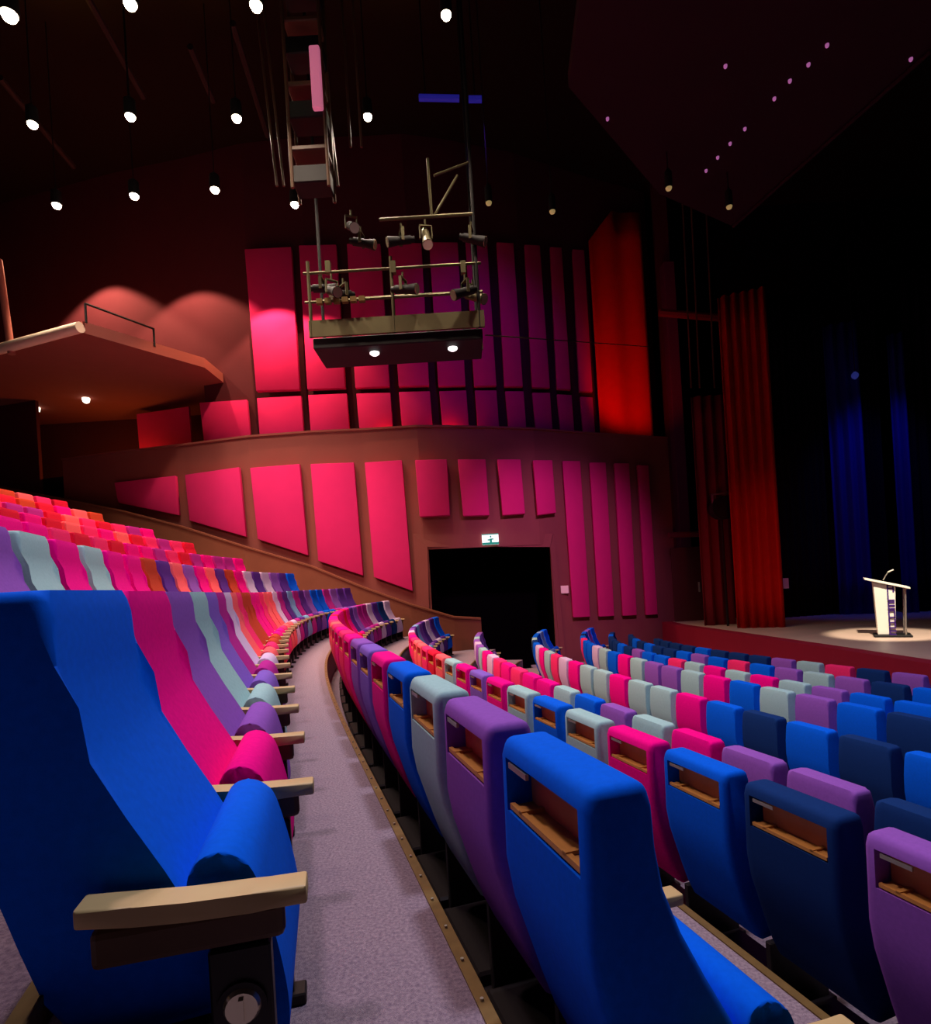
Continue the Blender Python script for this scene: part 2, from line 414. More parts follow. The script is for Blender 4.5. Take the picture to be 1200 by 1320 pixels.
# door surround trim
bm = new()
def dstrip(p0, p1, p2, p3, o=.06):
    f4 = [wallpt(*p, off=o) for p in (p0, p1, p2, p3)]; b4 = [v+Vector((0, o-.005, 0)) for v in f4]; hexa(bm, f4, b4)
dstrip((532, 688), (551, 705), (555, 860), (541, 860)); dstrip((532, 688), (712, 688), (709, 705), (551, 705)); dstrip((709, 705), (714, 688), (730, 860), (724, 860))
tag(obj('door_1', bm, M['wall']), kind='structure')
# upper wall set back behind the gallery, opening for the box at left
UP = .9
xb0 = wallpt(48, 560).x; xb1 = wallpt(262, 480, -UP).x
CANZ = CZ+7.0
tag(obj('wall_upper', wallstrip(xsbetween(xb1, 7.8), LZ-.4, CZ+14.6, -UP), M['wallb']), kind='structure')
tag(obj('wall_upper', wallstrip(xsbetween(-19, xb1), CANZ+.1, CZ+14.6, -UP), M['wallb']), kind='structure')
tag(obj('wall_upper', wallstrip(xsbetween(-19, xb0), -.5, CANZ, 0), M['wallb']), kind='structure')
bm = new(); box(bm, -16, xb1+.1, 22.5, 22.7, LZ-1.5, CANZ+.2); tag(obj('wall_box', bm, M['wallb']), kind='structure')
bm = new(); v = [(xb1, pathY(xb1)+UP, LZ-1), (xb1, 22.6, LZ-1), (xb1, 22.6, CANZ+.1), (xb1, pathY(xb1)+UP, CANZ+.1)]
hexa(bm, v, [(x+.1, y, z) for x, y, z in v]); tag(obj('wall_box', bm, M['wallb']), kind='structure')
# gallery floor between the ledge wall and the upper wall
bm = new(); pr = None
for x in xsbetween(-16, 7.8):
    y = pathY(x); back_y = 22.5 if x < xb1 else y+UP+.05
    q = [bm.verts.new((x, y+.1, LZ-.5)), bm.verts.new((x, back_y, LZ-.5))]
    if pr: bm.faces.new((pr[0], pr[1], q[1], q[0]))
    pr = q
tag(obj('floor', bm, M['wallb']), kind='structure')
# raking parapet beside the seats
pp = [(0, 628), (150, 658), (230, 679), (315, 706), (400, 731), (466, 758), (530, 781), (585, 797), (620, 799)]
bm = new(); pr = None
for p in pp:
    t = wallpt(*p, off=.9); q = [bm.verts.new(w) for w in (t, t+Vector((0, .25, 0)), Vector((t.x, t.y+.25, -2.4)), Vector((t.x, t.y, -2.4)))]
    if pr:
        for i in range(4): bm.faces.new((pr[i], pr[(i+1) % 4], q[(i+1) % 4], q[i]))
    else: bm.faces.new(q)
    pr = q
bm.faces.new(pr[::-1]); tag(obj('wall_parapet', bm, M['parapet']), kind='structure')
bm = new(); pr = None
for p in pp:
    t = wallpt(*p, off=.94); q = [bm.verts.new(w) for w in (t, t+Vector((0, .33, 0)), t+Vector((0, .33, .05)), t+Vector((0, 0, .05)))]
    if pr:
        for i in range(4): bm.faces.new((pr[i], pr[(i+1) % 4], q[(i+1) % 4], q[i]))
    else: bm.faces.new(q)
    pr = q
bm.faces.new(pr[::-1]); tag(obj('trim_4', bm, M['parapet']), kind='structure')
# ------------------------------------------------------------------ acoustic panels
def panel(corners, off, th, m, label, group, name='acoustic_panel'):
    f4 = [wallpt(*p, off=off) for p in corners]
    b4 = [v+Vector((0, th, 0)) for v in f4]
    bm = new(); hexa(bm, f4, b4); bevel(bm, .02, 2)
    o = obj(name, bm, m, smooth=True); return tag(o, label, 'wall panel', group)
LOW = [[(147, 622), (226, 613), (230, 664), (152, 648)], [(238, 612), (308, 602), (317, 692), (244, 671)], [(322, 603), (386, 598), (397, 716), (332, 695)],
       [(400, 598), (456, 596), (468, 742), (410, 723)], [(470, 596), (518, 593), (532, 762), (482, 744)]]
nm = ['leftmost', 'second', 'third', 'fourth', 'fifth']
for i, c in enumerate(LOW):
    panel(c, .2, .16, M['panel'], '%s of the five slanted pink panels above the raking parapet%s' % (nm[i], ', a small wedge' if i == 0 else ''), 'slanted pink panels on the lower wall')
DOORP = [[(535, 593), (576, 592), (580, 664), (541, 666)], [(590, 592), (626, 592), (631, 664), (597, 665)], [(641, 592), (671, 592), (677, 662), (648, 664)], [(687, 593), (712, 593), (717, 661), (693, 664)]]
for i, c in enumerate(DOORP):
    panel(c, .36, .3, M['panel'], '%s of four short pink panels above the dark doorway' % ['leftmost', 'second', 'third', 'rightmost'][i], 'short pink panels above the doorway')
TALL = [[(725, 594), (748, 594), (761, 795), (739, 796)], [(760, 596), (781, 596), (792, 794), (772, 795)], [(792, 597), (811, 597), (821, 793), (803, 794)], [(822, 599), (836, 600), (848, 792), (833, 793)]]
for i, c in enumerate(TALL):
    panel(c, .25, .2, M['panel'], '%s of four tall narrow magenta panels right of the doorway' % ['leftmost', 'second', 'third', 'rightmost'][i], 'tall narrow panels right of the doorway')
UPC = [(315, 321, 375, 318, 386, 502, 330, 504), (385, 316, 433, 315, 445, 500, 396, 502), (447, 314, 490, 314, 502, 498, 458, 500), (500, 313, 543, 313, 553, 497, 514, 498),
       (553, 312, 590, 312, 600, 497, 565, 498), (600, 312, 628, 312, 640, 497, 611, 498), (640, 312, 662, 313, 674, 498, 650, 498), (676, 315, 696, 316, 709, 500, 686, 499),
       (709, 318, 724, 319, 736, 502, 718, 501), (738, 321, 753, 322, 764, 505, 747, 504)]
LOWC = [(331, 513, 388, 510, 391, 556, 334, 559), (397, 509, 447, 507, 450, 553, 400, 555), (459, 507, 503, 506, 506, 551, 463, 552), (514, 505, 554, 504, 557, 549, 518, 550),
        (566, 504, 601, 503, 604, 549, 570, 549), (612, 503, 640, 503, 643, 549, 615, 549), (651, 504, 675, 504, 678, 550, 655, 550), (686, 506, 709, 506, 712, 552, 690, 551),
        (718, 508, 737, 509, 740, 554, 722, 553), (748, 511, 764, 512, 767, 556, 751, 555)]
on = ['leftmost', 'second', 'third', 'fourth', 'fifth', 'sixth', 'seventh', 'eighth', 'ninth', 'rightmost']
for i, c in enumerate(UPC):
    cc = [(c[k], c[k+1]) for k in range(0, 8, 2)]
    panel(cc, -UP+.34, .2, M['panel'], '%s of ten tall upper wall panels behind the lighting bridge' % on[i], 'tall panels on the upper wall')
for i, c in enumerate(LOWC):
    cc = [(c[k], c[k+1]) for k in range(0, 8, 2)]
    panel([cc[0], cc[1], (cc[2][0]+1, cc[2][1]+10), (cc[3][0]+1, cc[3][1]+10)], -UP+.3, .16, M['panel'], '%s of ten short panels just above the gallery ledge' % on[i], 'short panels above the gallery ledge')
panel([(257, 519), (318, 515), (323, 568), (263, 572)], -UP+.2, .16, M['panel'], 'pink square panel on the gallery wall beside the box opening', None)
bm = new(); f4 = [atY(176, 534, 21.3), atY(243, 524, 20.2), atY(247, 575, 20.2), atY(180, 582, 21.3)]
hexa(bm, f4, [v+Vector((0, .12, 0)) for v in f4]); tag(obj('acoustic_panel', bm, M['panel']), 'dark magenta panel inside the box under the canopy', 'wall panel')
# tall folded red panel by the proscenium
bm = new()
base = [atY(765, 310, 20.8), atY(790, 275, 20.3), atY(818, 276, 21.0), atY(772, 300, 21.4)]
zt = [base[0].z, base[1].z, base[2].z, base[2].z]; zb = LZ-.4
A_ = [bm.verts.new(Vector((p.x, p.y, z))) for p, z in zip(base, zt)]; B_ = [bm.verts.new(Vector((p.x, p.y, zb))) for p in base]
for i in range(4): bm.faces.new((A_[i], A_[(i+1) % 4], B_[(i+1) % 4], B_[i]))
bm.faces.new(A_); bm.faces.new(B_[::-1])
bm.free()
def curtain(p0, p1, z0, z1, folds, depth, m, name, label, cat, ztop1=None, group=None):
    "hanging cloth with real folds between two plan points"
    p0 = Vector(p0); p1 = Vector(p1); d = (p1-p0); n = Vector((-d.y, d.x)).normalized(); N = folds*8
    bm = new(); rows = []
    for k in range(9):
        t = k/8; r = []
        for i in range(N+1):
            s = i/N; w = math.sin(s*folds*2*math.pi)*depth*(.7+.3*t)+math.sin(s*folds*5.1+1)*depth*.25
            q = p0+d*s+n*w; zt = z1 if ztop1 is None else z1+(ztop1-z1)*min(1, s*2.2)
            r.append((q.x, q.y, z0+(zt-z0)*t))
        rows.append([bm.verts.new(v) for v in r])
    for a, b in zip(rows, rows[1:]):
        for i in range(N): bm.faces.new((a[i], a[i+1], b[i+1], b[i]))
    o = obj(name, bm, m, smooth=True); md = o.modifiers.new('thick', 'SOLIDIFY'); md.thickness = .02
    return tag(o, label, cat, group)
pL = wallpt(764, 400, -UP+.35); pR = wallpt(832, 400, -UP+.75)
curtain((pL.x, pL.y), (pR.x, pR.y), LZ-.4, wallpt(765, 312, -UP+.35).z, 2, .05, M['redfab'], 'hanging_fabric', 'bright red hanging fabric at right end of the upper panels', 'fabric hanging', ztop1=wallpt(820, 275, -UP+.75).z)
# exit sign and control plate
p = wallpt(632, 695, .15); t = empty('exit_sign', p, 0, 'small green and white running man sign above the dark doorway', 'exit sign')
bm = new(); box(bm, -.26, .26, 0, .08, -.17, .17); obj('sign_box', bm, M['signwhite'], t)
bm = new(); box(bm, -.26, .26, -.01, 0, -.17, -.1); box(bm, -.26, .26, -.01, 0, .14, .17)
box(bm, -.02, .05, -.01, 0, -.1, .02); box(bm, -.01, .04, -.01, 0, .05, .11); box(bm, -.09, -.02, -.01, 0, -.04, 0); box(bm, .05, .1, -.01, 0, -.02, .02)
obj('pictogram', bm, M['signgreen'], t)
p = wallpt(728, 760, .12); bm = new(); box(bm, p.x-.13, p.x+.13, p.y, p.y+.08, p.z-.13, p.z+.13); bevel(bm, .01, 1)
tag(obj('control_plate', bm, M['cream']), 'small cream square plate on the wall right of the doorway', 'wall plate')
# ------------------------------------------------------------------ box canopy at left
t = empty('balcony_canopy', (-9.5, 16.5, CANZ), 0, 'angular canopy with cream front edge over the box at left', 'canopy')
def rel(v): return Vector(v)-Vector((-9.5, 16.5, CANZ))
c0 = atz(-160, 500, 7); c1 = atz(107, 429, 7); c2 = atz(264, 474, 7); c1.z = c2.z = c0.z = CANZ
poly = [c0, c1, c2, Vector((c2.x+.05, 22.5, CANZ)), Vector((-17, 22.5, CANZ)), Vector((-17, c0.y, CANZ))]
bm = new(); lo = [bm.verts.new(rel(v)) for v in poly]; hi = [bm.verts.new(rel(v)+Vector((0, 0, .3))) for v in poly]
bm.faces.new(lo[::-1]); bm.faces.new(hi)
for i in range(len(poly)): j = (i+1) % len(poly); bm.faces.new((lo[i], lo[j], hi[j], hi[i]))
obj('soffit', bm, M['wall'], t)
bm = new(); tube(bm, rel(c0)+Vector((0, -.1, .1)), rel(c1)+Vector((0, -.1, .1)), .14, 12); obj('front_rail', bm, M['cream'], t, True)
bm = new(); a = rel(c1)+Vector((.1, 0, .75)); b = rel(c2)*.55+rel(c1)*.45+Vector((0, 0, .7))
tube(bm, a, b, .03); tube(bm, b, b-Vector((0, 0, .5)), .03); tube(bm, a, a-Vector((0, 0, .5)), .03); obj('guard_rail', bm, M['blackmetal'], t, True)
p0 = atY(-2, 335, 15.9); p1 = atY(14, 440, 15.9); bm = new(); tube(bm, p0, (p1.x, p1.y, p1.z-.35), .09, 12); tag(obj('column', bm, mat('post_paint', (170, 110, 100), .6), smooth=True), 'pale pink round post at the left edge above the canopy', 'post')
# ------------------------------------------------------------------ ceiling
bm = new(); box(bm, -22, 22, -4, 27, CZ+14.6, CZ+14.8); tag(obj('ceiling', bm, M['ceil']), kind='structure')
def pipe(a, b, r, m, name, label, cat, group=None):
    bm = new(); tube(bm, a, b, r); return tag(obj(name, bm, m, smooth=True), label, cat, group)
for (pa, pb, ll) in (((112, -5), (185, 125), 'diagonal dark ceiling pipe between the first and second lamps'), ((300, 30), (345, 175), 'thin dark ceiling pipe left of the lighting ladder'), ((0, 100), (95, 215), 'dark ceiling pipe near the left edge'), ((245, 60), (275, 130), 'short dark ceiling pipe between second and third lamps')):
    pipe(atz(*pa, 13.4), atz(*pb, 13.4), .08, mat('pipe_paint', (44, 36, 32), .8), 'ceiling_pipe', ll, 'pipe', 'dark pipes under the ceiling')
# pendant lamps
def lamp(p, r, m, label, group, rod=True, top=CZ+14.62):
    r *= .74
    t = empty('ceiling_lamp', p, 0, label, 'lamp', group)
    bm = new(); lathe(bm, [(r*1.1, .02), (r*1.25, .1), (r*1.15, .35), (r*.4, .42), (.02, .44)], 16); obj('housing', bm, M['blackmetal'], t, True)
    bm = new(); lathe(bm, [(r*.3, -r*.75), (r*.75, -r*.5), (r, 0), (r, .03)], 16); obj('lens', bm, m, t, True)
    if rod:
        bm = new(); tube(bm, (0, 0, .42), (0, 0, top-p[2]), .012, 6); obj('rod', bm, M['blackmetal'], t)
    return t
LP = [((12, 20), .17, 'large glaring lamp at the top left corner'), ((168, 6), .14, 'lamp at the top edge, second of the nearest row'), ((330, 8), .14, 'lamp at the top edge just left of the lighting ladder'), ((575, 20), .12, 'lone lamp right of the lighting ladder near the top'),
      ((42, 161), .13, 'leftmost lamp of the middle row under the ceiling'), ((168, 151), .13, 'second lamp of the middle row under the ceiling'), ((305, 153), .13, 'third lamp of the middle row under the ceiling'), ((474, 151), .12, 'lamp hanging just right of the lighting ladder'),
      ((73, 265), .14, 'leftmost lamp of the lowest row against the dark wall'), ((173, 253), .14, 'second lamp of the lowest row against the dark wall'), ((277, 245), .14, 'third lamp of the lowest row against the dark wall'), ((380, 264), .14, 'lamp at the foot of the lighting ladder')]
LPOS = []
for (p, r, lb) in LP:
    q = atz(*p, 10.0); LPOS.append(q); lamp(q, r, M['lamp'], lb, 'white lamps hanging below the ceiling')
for p, lb in (((630, 262), 'dim amber lens flare just right of the bridge'), ((712, 273), 'dim amber lens flare above the upper panels'), ((862, 243), 'dim amber lens flare below the reflector corner'), ((940, 267), 'dim amber lens flare at the tip of the reflector')):
    q = atz(*p, 8.2); lamp(q, .09, M['flarespot'], lb, 'dim amber lens flares')  # lens flares, added here as dim glowing lamp shapes
for p, lb in (((111, 517), 'right recessed lamp under the box canopy'), ((47, 529), 'left recessed lamp under the box canopy')):
    q = atz(*p, 6.9); q.z = CANZ-.05
    q = Vector((q.x*21/q.y, 21, CANZ-.05)) if q.y > 22 else q
    t = empty('recessed_lamp', q, 0, lb, 'lamp', 'recessed lamps under the box canopy')
    bm = new(); lathe(bm, [(.05, -.12), (.1, -.08), (.12, .0), (.12, .06)], 12); obj('lens', bm, mat('box_lens', (255, 240, 210), .5, emit=((255, 240, 215), 3)), t, True)
# ------------------------------------------------------------------ reflector over the proscenium
HR = 9.0
rp = [(752, -40), (1330, -60), (1330, -30), (1200, 66), (945, 292), (850, 250), (733, 112)]
# ray -> horizontal plane
pts = [atz(*p, HR) for p in rp]
bm = new(); lo = [bm.verts.new(v) for v in pts]; hi = [bm.verts.new(v+Vector((0, 0, .25))) for v in pts]
bm.faces.new(lo[::-1]); bm.faces.new(hi)
for i in range(len(pts)): j = (i+1) % len(pts); bm.faces.new((lo[i], lo[j], hi[j], hi[i]))
tag(obj('ceiling_reflector', bm, M['reflector']), 'large dark maroon reflector slab hung over the stage front', 'ceiling panel')
pipe(atz(1200, 66, HR-.05), atz(945, 292, HR-.05), .04, M['reflector'], 'reflector_edge_bar', 'thin dull red bar along the reflector edge', 'bar')
for i, p in enumerate([(935, 84), (783, 152), (1066, 57), (1042, 82), (1018, 103), (998, 126), (960, 165), (941, 184), (925, 202), (910, 219), (1174, 75)]):
    q = atz(*p, HR); q.z = CZ+HR-.03; bm = new(); lathe(bm, [(.015, -.03), (.028, -.015), (.032, 0), (.032, .03)], 10, c=q)
    lb = ['tiny pink light alone on the left half of the reflector', 'tiny violet light at the reflector left side', 'tiny pink light nearest the top in the diagonal string', 'second tiny pink light down the diagonal string', 'third tiny pink light down the diagonal string', 'fourth tiny pink light down the diagonal string', 'fifth tiny pink light down the diagonal string', 'sixth tiny pink light down the diagonal string', 'seventh tiny pink light down the diagonal string', 'last tiny pink light of the diagonal string', 'tiny pink light by the outer reflector edge'][i]
    tag(obj('reflector_light', bm, M['star']), lb, 'light', 'tiny lights under the reflector')
# ------------------------------------------------------------------ lighting ladder, cables, tubes
YL = 11.5
t = empty('lighting_ladder', atY(405, 252, YL), 0, 'tall dark lighting ladder rising to the ceiling', 'lighting rig')
o0 = t.location
def R(px, py, Y): return atY(px, py, Y)-o0
xl = atY(382, 252, YL).x-o0.x; xr = atY(428, 252, YL).x-o0.x; H = CZ+14.6-o0.z
bm = new()
for x in (xl, xr):
    for y in (-.25, .25): tube(bm, (x, y, 0), (x, y, H), .035)
obj('upright', bm, M['bracket'], t, True)
z = .1
k = 0
while z < H-.4:
    bm = new(); box(bm, xl, xr, -.25, .25, z, z+(.34 if k % 2 == 0 else .1)); bevel(bm, .02, 1); obj('crossbar', bm, M['bracket'] if k % 2 else M['blackmetal'], t); z += .62; k += 1
for i, (xa, lb) in enumerate(((357, 'leftmost slack cable beside the ladder'), (366, 'second dark cable beside the ladder'), (436, 'dark cable right of the lighting ladder'), (466, 'thin cable running above the lone hanging lamp'), (452, 'thin vertical cable between ladder and hanging lamp'))):
    p = atY(xa, 240 if i < 3 else 190, YL+.3); pipe(p, (p.x-.35 if i < 3 else p.x, p.y, CZ+14.6), .025, M['bracket'], 'hanging_cable', lb, 'cable', 'cables beside the lighting ladder')
a = atY(402, 57, YL-.4); b = atY(408, 138, YL-.4); bm = new(); x_ = a.x+.03; box(bm, x_-.1, x_+.1, a.y, a.y+.12, b.z, a.z); bevel(bm, .03, 2)
tag(obj('tube_light', bm, M['pinktube']), 'pale pink upright tube light on the lighting ladder', 'tube light')
a = atY(540, 126, 13); b = atY(592, 127, 13); pipe(a, b, .07, M['bluetube'], 'blue_tube_light', 'longer blue tube light above the bridge', 'tube light', 'blue tube lights')
a = atY(604, 128, 13); b = atY(621, 128, 13); pipe(a, b, .07, M['bluetube'], 'blue_tube_light', 'shorter blue tube light above the bridge', 'tube light', 'blue tube lights')
for px in (548, 612):
    p = atY(px, 124, 13); pipe(p, (p.x, p.y, CZ+14.65), .015, M['blackmetal'], 'hanging_cable', 'thin black cable holding up the %s blue tube light' % ('longer' if px == 548 else 'shorter'), 'cable')
# ------------------------------------------------------------------ lighting bridge
YB = 12.0
org = atY(512, 432, YB)
t = empty('lighting_bridge', org, 0, 'black lighting bridge with olive toe board and scaffold rails', 'lighting bridge')
def B(px, py, dy=0): return atY(px, py, YB+dy)-org
xa = B(404, 432).x; xb = B(622, 432).x
zt = 0; zb = B(512, 458).z
bm = new(); box(bm, xa, xb, -.1, 1.0, B(512, 446).z, zt-.0); bevel(bm, .02, 1); obj('deck', bm, M['blackmetal'], t)
bm = new(); box(bm, xa-.05, xb+.05, -.16, -.1, 0, B(512, 411).z); box(bm, xa-.05, xb+.05, 1.0, 1.05, 0, B(512, 411).z); obj('toe_board', bm, M['toe'], t)
for zz in (B(512, 387).z, B(512, 350).z):
    bm = new(); tube(bm, (xa-.1, -.13, zz), (xb+.05, -.13, zz), .03); obj('rail', bm, M['tube'], t, True)
    bm = new(); tube(bm, (xa-.1, 1.02, zz), (xb+.05, 1.02, zz), .03); obj('rail', bm, M['tube'], t, True)
zz = B(560, 284).z
bm = new(); tube(bm, (B(490, 284).x, -.13, zz), (xb-.05, -.13, zz), .035); obj('rail', bm, M['tube'], t, True)
zroof = CZ+14.6-org.z
for x, y in ((xa, -.13), (B(508, 400).x, -.13), (xb-.05, -.13), (xa, 1.02), (xb-.05, 1.02)):
    top = zroof if (x > xb-.2 or y > 1) else B(512, 335).z
    bm = new(); tube(bm, (x, y, 0), (x, y, top), .035); obj('post', bm, M['blackmetal'] if top > 3 else M['tube'], t, True)
bm = new(); tube(bm, (B(557, 284).x, -.13, zz), (B(557, 215).x-.08, -.13, B(557, 210).z), .03); tube(bm, (B(560, 284).x, -.13, zz), (B(590, 236).x, -.13, B(590, 232).z), .03); tube(bm, (B(560, 240).x, -.13, B(560, 232).z), (xb-.05, -.13, B(600, 215).z), .025)
obj('brace', bm, M['tube'], t, True)
for px in (425, 508, 597):
    bm = new(); p = B(px, 350); box(bm, p.x-.05, p.x+.05, -.2, -.08, p.z-.12, p.z+.12); obj('clamp', bm, M['tube'], t)
def spot(px, py, dy, rz, tilt, label, m=None, s=1.0, on=None):
    p = atY(px, py, YB+dy); t = empty('stage_spotlight', p, rz, label, 'spotlight', 'spotlights on the lighting bridge')
    R_ = Matrix.Rotation(tilt, 4, 'X')
    bm = new(); tube(bm, (0, .18*s, 0), (0, -.1*s, 0), .085*s, 12); tube(bm, (0, -.1*s, 0), (0, -.3*s, 0), .085*s, 12, r2=.11*s); tube(bm, (0, .18*s, 0), (0, .26*s, 0), .06*s, 10); bmesh.ops.transform(bm, matrix=R_, verts=bm.verts[:]); obj('body', bm, m or M['blackmetal'], t, True)
    bm = new(); tube(bm, (0, -.301*s, 0), (0, -.31*s, 0), .1*s, 12); bmesh.ops.transform(bm, matrix=R_, verts=bm.verts[:]); obj('lens', bm, on or M['lens'], t, True)
    bm = new(); box(bm, -.13*s, -.11*s, -.03, .03, -.05, .22*s); box(bm, .11*s, .13*s, -.03, .03, -.05, .22*s); box(bm, -.13*s, .13*s, -.03, .03, .2*s, .22*s); tube(bm, (0, 0, .2*s), (0, 0, .34*s), .02); obj('yoke', bm, M['tube'], t)
    return t
sp = [(428, 375, -.3, .6, .5, 'left spotlight leaning over the front rail'), (443, 380, .2, -.8, .3, 'spotlight second from the left on the rail'), (520, 373, -.3, 1.2, .2, 'spotlight at the middle of the front rail'),
      (600, 376, -.3, -1.1, .4, 'right end spotlight on the front rail'), (610, 382, .1, 1.0, .5, 'spotlight tucked against the right bridge post'), (453, 292, .2, .4, .6, 'spotlight hanging left above the bridge'),
      (466, 313, .3, 1.4, .3, 'small spotlight hanging left below another one'), (518, 310, -.2, -1.3, .2, 'spotlight hung under the top rail, left one'), (549, 305, -.3, .2, 1.0, 'tall pale spotlight hung upright under the top rail'), (608, 308, -.2, 1.3, .4, 'spotlight at right end of the top rail'), (415, 372, .4, 1.5, .1, 'spotlight at the far left corner of the bridge')]
for i, a in enumerate(sp): spot(*a, m=M['tube'] if i in (8, 4) else None)
bm = new()
for i in range(6): box(bm, B(412, 395).x+i*.17, B(412, 395).x+i*.17+.12, -.3, -.2, B(412, 400).z, B(412, 400).z+.1)
o = obj('cable_connector_bar', bm, M['brass']); o.location = org; tag(o, 'row of brass coloured connectors along the bridge left', 'connector bar')
for px, lb in ((483, 'left white worklight under the bridge'), (584, 'right white worklight under the bridge')):
    p = atY(px, 458, YB+.25); p.z = org.z+B(512, 446).z-.005; tt = empty('work_light', p, 0, lb, 'lamp', 'worklights under the bridge')
    bm = new(); lathe(bm, [(.06, -.06), (.1, -.03), (.1, 0)], 12); obj('lens', bm, mat('worklens', (240, 240, 235), .5, emit=((245, 240, 240), 2.2)), tt, True)
    bm = new(); lathe(bm, [(.11, 0), (.11, .06), (.03, .08)], 12); obj('housing', bm, M['blackmetal'], tt, True)
a = atY(626, 432, YB+.2); b = wallpt(838, 447, -.1); pipe(a, b, .014, M['tube'], 'tension_wire', 'thin wire from the bridge across the panels', 'wire')
# ------------------------------------------------------------------ stage
SZ = CZ-1.85
edge = [(10.0, 4.0), (8.6, 7.2), (7.7, 9.86), (7.55, 12.2), (7.35, 14.4), (7.1, 17), (6.85, 19.3), (6.9, 20.8)]
bm = new(); far = [(24, y) for x, y in edge]
T = [bm.verts.new((x, y, SZ)) for x, y in edge]; Fv = [bm.verts.new((x, y, SZ)) for x, y in far]
for i in range(len(T)-1): bm.faces.new((T[i], Fv[i], Fv[i+1], T[i+1]))
a = T[-1]; tag(obj('stage_floor', bm, M['stage']), kind='structure')
bm = new(); pr = None
for x, y in edge:
    q = [bm.verts.new((x-.04, y, SZ+.01)), bm.verts.new((x-.04, y, -2.5)), bm.verts.new((x+.3, y, SZ+.01))]
    if pr: bm.faces.new((pr[0], q[0], q[1], pr[1])); bm.faces.new((pr[0], pr[2], q[2], q[0]))
    pr = q
tag(obj('stage_front', bm, M['stagef']), kind='structure')
# proscenium return wall and dark stage house
bm = new(); box(bm, 7.8, 8.3, 21.8, 22.0, -2.5, CZ+14.6); tag(obj('wall_proscenium', bm, M['wallb']), kind='structure')
bm = new(); v0 = wallpt(858, 400); box(bm, v0.x-.18, v0.x+.22, v0.y-.55, v0.y+.3, SZ-.6, CZ+11.2); bevel(bm, .02, 1); tag(obj('wall_pier', bm, mat('pier', (84, 36, 70), .9)), kind='structure')
bm = new(); box(bm, 8.0, 24, 24.0, 24.2, -2.5, CZ+14.6); tag(obj('wall_stage', bm, M['drape']), kind='structure')
bm = new(); box(bm, 23.8, 24, 0, 24.2, -2.5, CZ+14.6); tag(obj('wall_stage', bm, M['drape']), kind='structure')
def cplan(px, py_base, drop=1.85):
    p = atz(px, py_base, -drop); return (p.x, p.y)
z1 = atY(975, 375, 17).z
curtain((atY(958, 800, 16.9).x, 17.3), (atY(1009, 800, 16.9).x, 16.8), SZ, z1, 5, .09, M['curtain'], 'stage_curtain', 'tall red pleated curtain at the side of the stage', 'curtain')
curtain((atY(908, 800, 18.6).x, 18.6), (atY(948, 800, 18.6).x, 18.6), SZ, atY(920, 510, 18.6).z, 3, .08, mat('wine_curtain', (120, 24, 36), .9), 'stage_curtain', 'narrow wine red curtain left of the red stage curtain', 'curtain')
curtain((9.7, 19.6), (12.6, 19.9), SZ, CZ+9, 12, .08, M['drape'], 'black_drape', 'black drape behind the red stage curtain', 'drape', group='black drapes on stage')
curtain((12.4, 19.6), (13.25, 19.2), SZ, atY(1085, 420, 19.6).z, 3, .08, M['bluelit'], 'blue_lit_drape', 'wider blue lit drape left of the lectern', 'drape')
curtain((13.4, 19.4), (14.0, 19.4), SZ, CZ+9, 4, .08, M['drape'], 'black_drape', 'black drape directly behind the lectern', 'drape', group='black drapes on stage')
curtain((14.0, 18.9), (14.35, 18.7), SZ, atY(1160, 430, 18.8).z, 2, .06, M['bluelit'], 'blue_lit_drape', 'narrow blue lit drape right of the lectern', 'drape')
curtain((14.5, 19), (18, 18), SZ, CZ+9, 12, .08, M['drape'], 'black_drape', 'black drape at the right edge', 'drape', group='black drapes on stage')
# side stage door, beam, speaker, small sign
t = empty('stage_side_door', Vector((atY(890, 790, 20.6).x, 20.6, SZ)), 0, 'dark brown door between the side wall and stage curtain', 'door')
hd = atY(890, 705, 20.6).z-SZ
bm = new(); box(bm, -.55, .55, 0, .06, 0, hd); bevel(bm, .01, 1); obj('door_leaf', bm, mat('door_brown', (70, 30, 24), .6), t)
bm = new(); box(bm, .32, .37, -.05, 0, 1.0, 1.35); obj('handle', bm, M['silver'], t)
pipe(atY(850, 403, 20), atY(932, 410, 20), .13, mat('dull_red', (110, 30, 34), .7), 'side_beam', 'dull red horizontal beam beside the proscenium', 'beam')
pipe(atY(862, 690, 20), atY(952, 686, 20), .1, mat('dull_red2', (90, 24, 34), .7), 'side_beam', 'lower dark red beam above the side door', 'beam')
p = atY(931, 655, 18.0); t = empty('loudspeaker', p, 0, 'round black loudspeaker in front of the wine curtain', 'loudspeaker')
bm = new(); tube(bm, (0, .25, 0), (0, -.15, 0), .33, 18, r2=.36); obj('cabinet', bm, M['blackmetal'], t, True)
bm = new(); tube(bm, (0, -.15, 0), (0, -.17, 0), .28, 18); obj('grille', bm, M['steel'], t, True)
bm = new(); tube(bm, (0, .1, -.3), (0, .1, SZ-p.z), .04); obj('stand', bm, M['blackmetal'], t)
bm = new(); box(bm, -.3, -.26, -.03, .03, 0, .45); box(bm, .26, .3, -.03, .03, 0, .45); box(bm, -.3, .3, -.03, .03, .42, .46); obj('yoke', bm, M['silver'], t)
for px in (888, 899, 918): pipe(Vector((atY(px, 310, 19.5).x-.1, 19.5, CZ+14.65)), atY(px+3, 500, 19.5), .03, M['bracket'], 'rigging_rope', {888: 'leftmost rigging rope beside the proscenium', 899: 'middle rigging rope beside the proscenium', 918: 'rightmost rigging rope beside the proscenium'}[px], 'rope', 'rigging ropes')
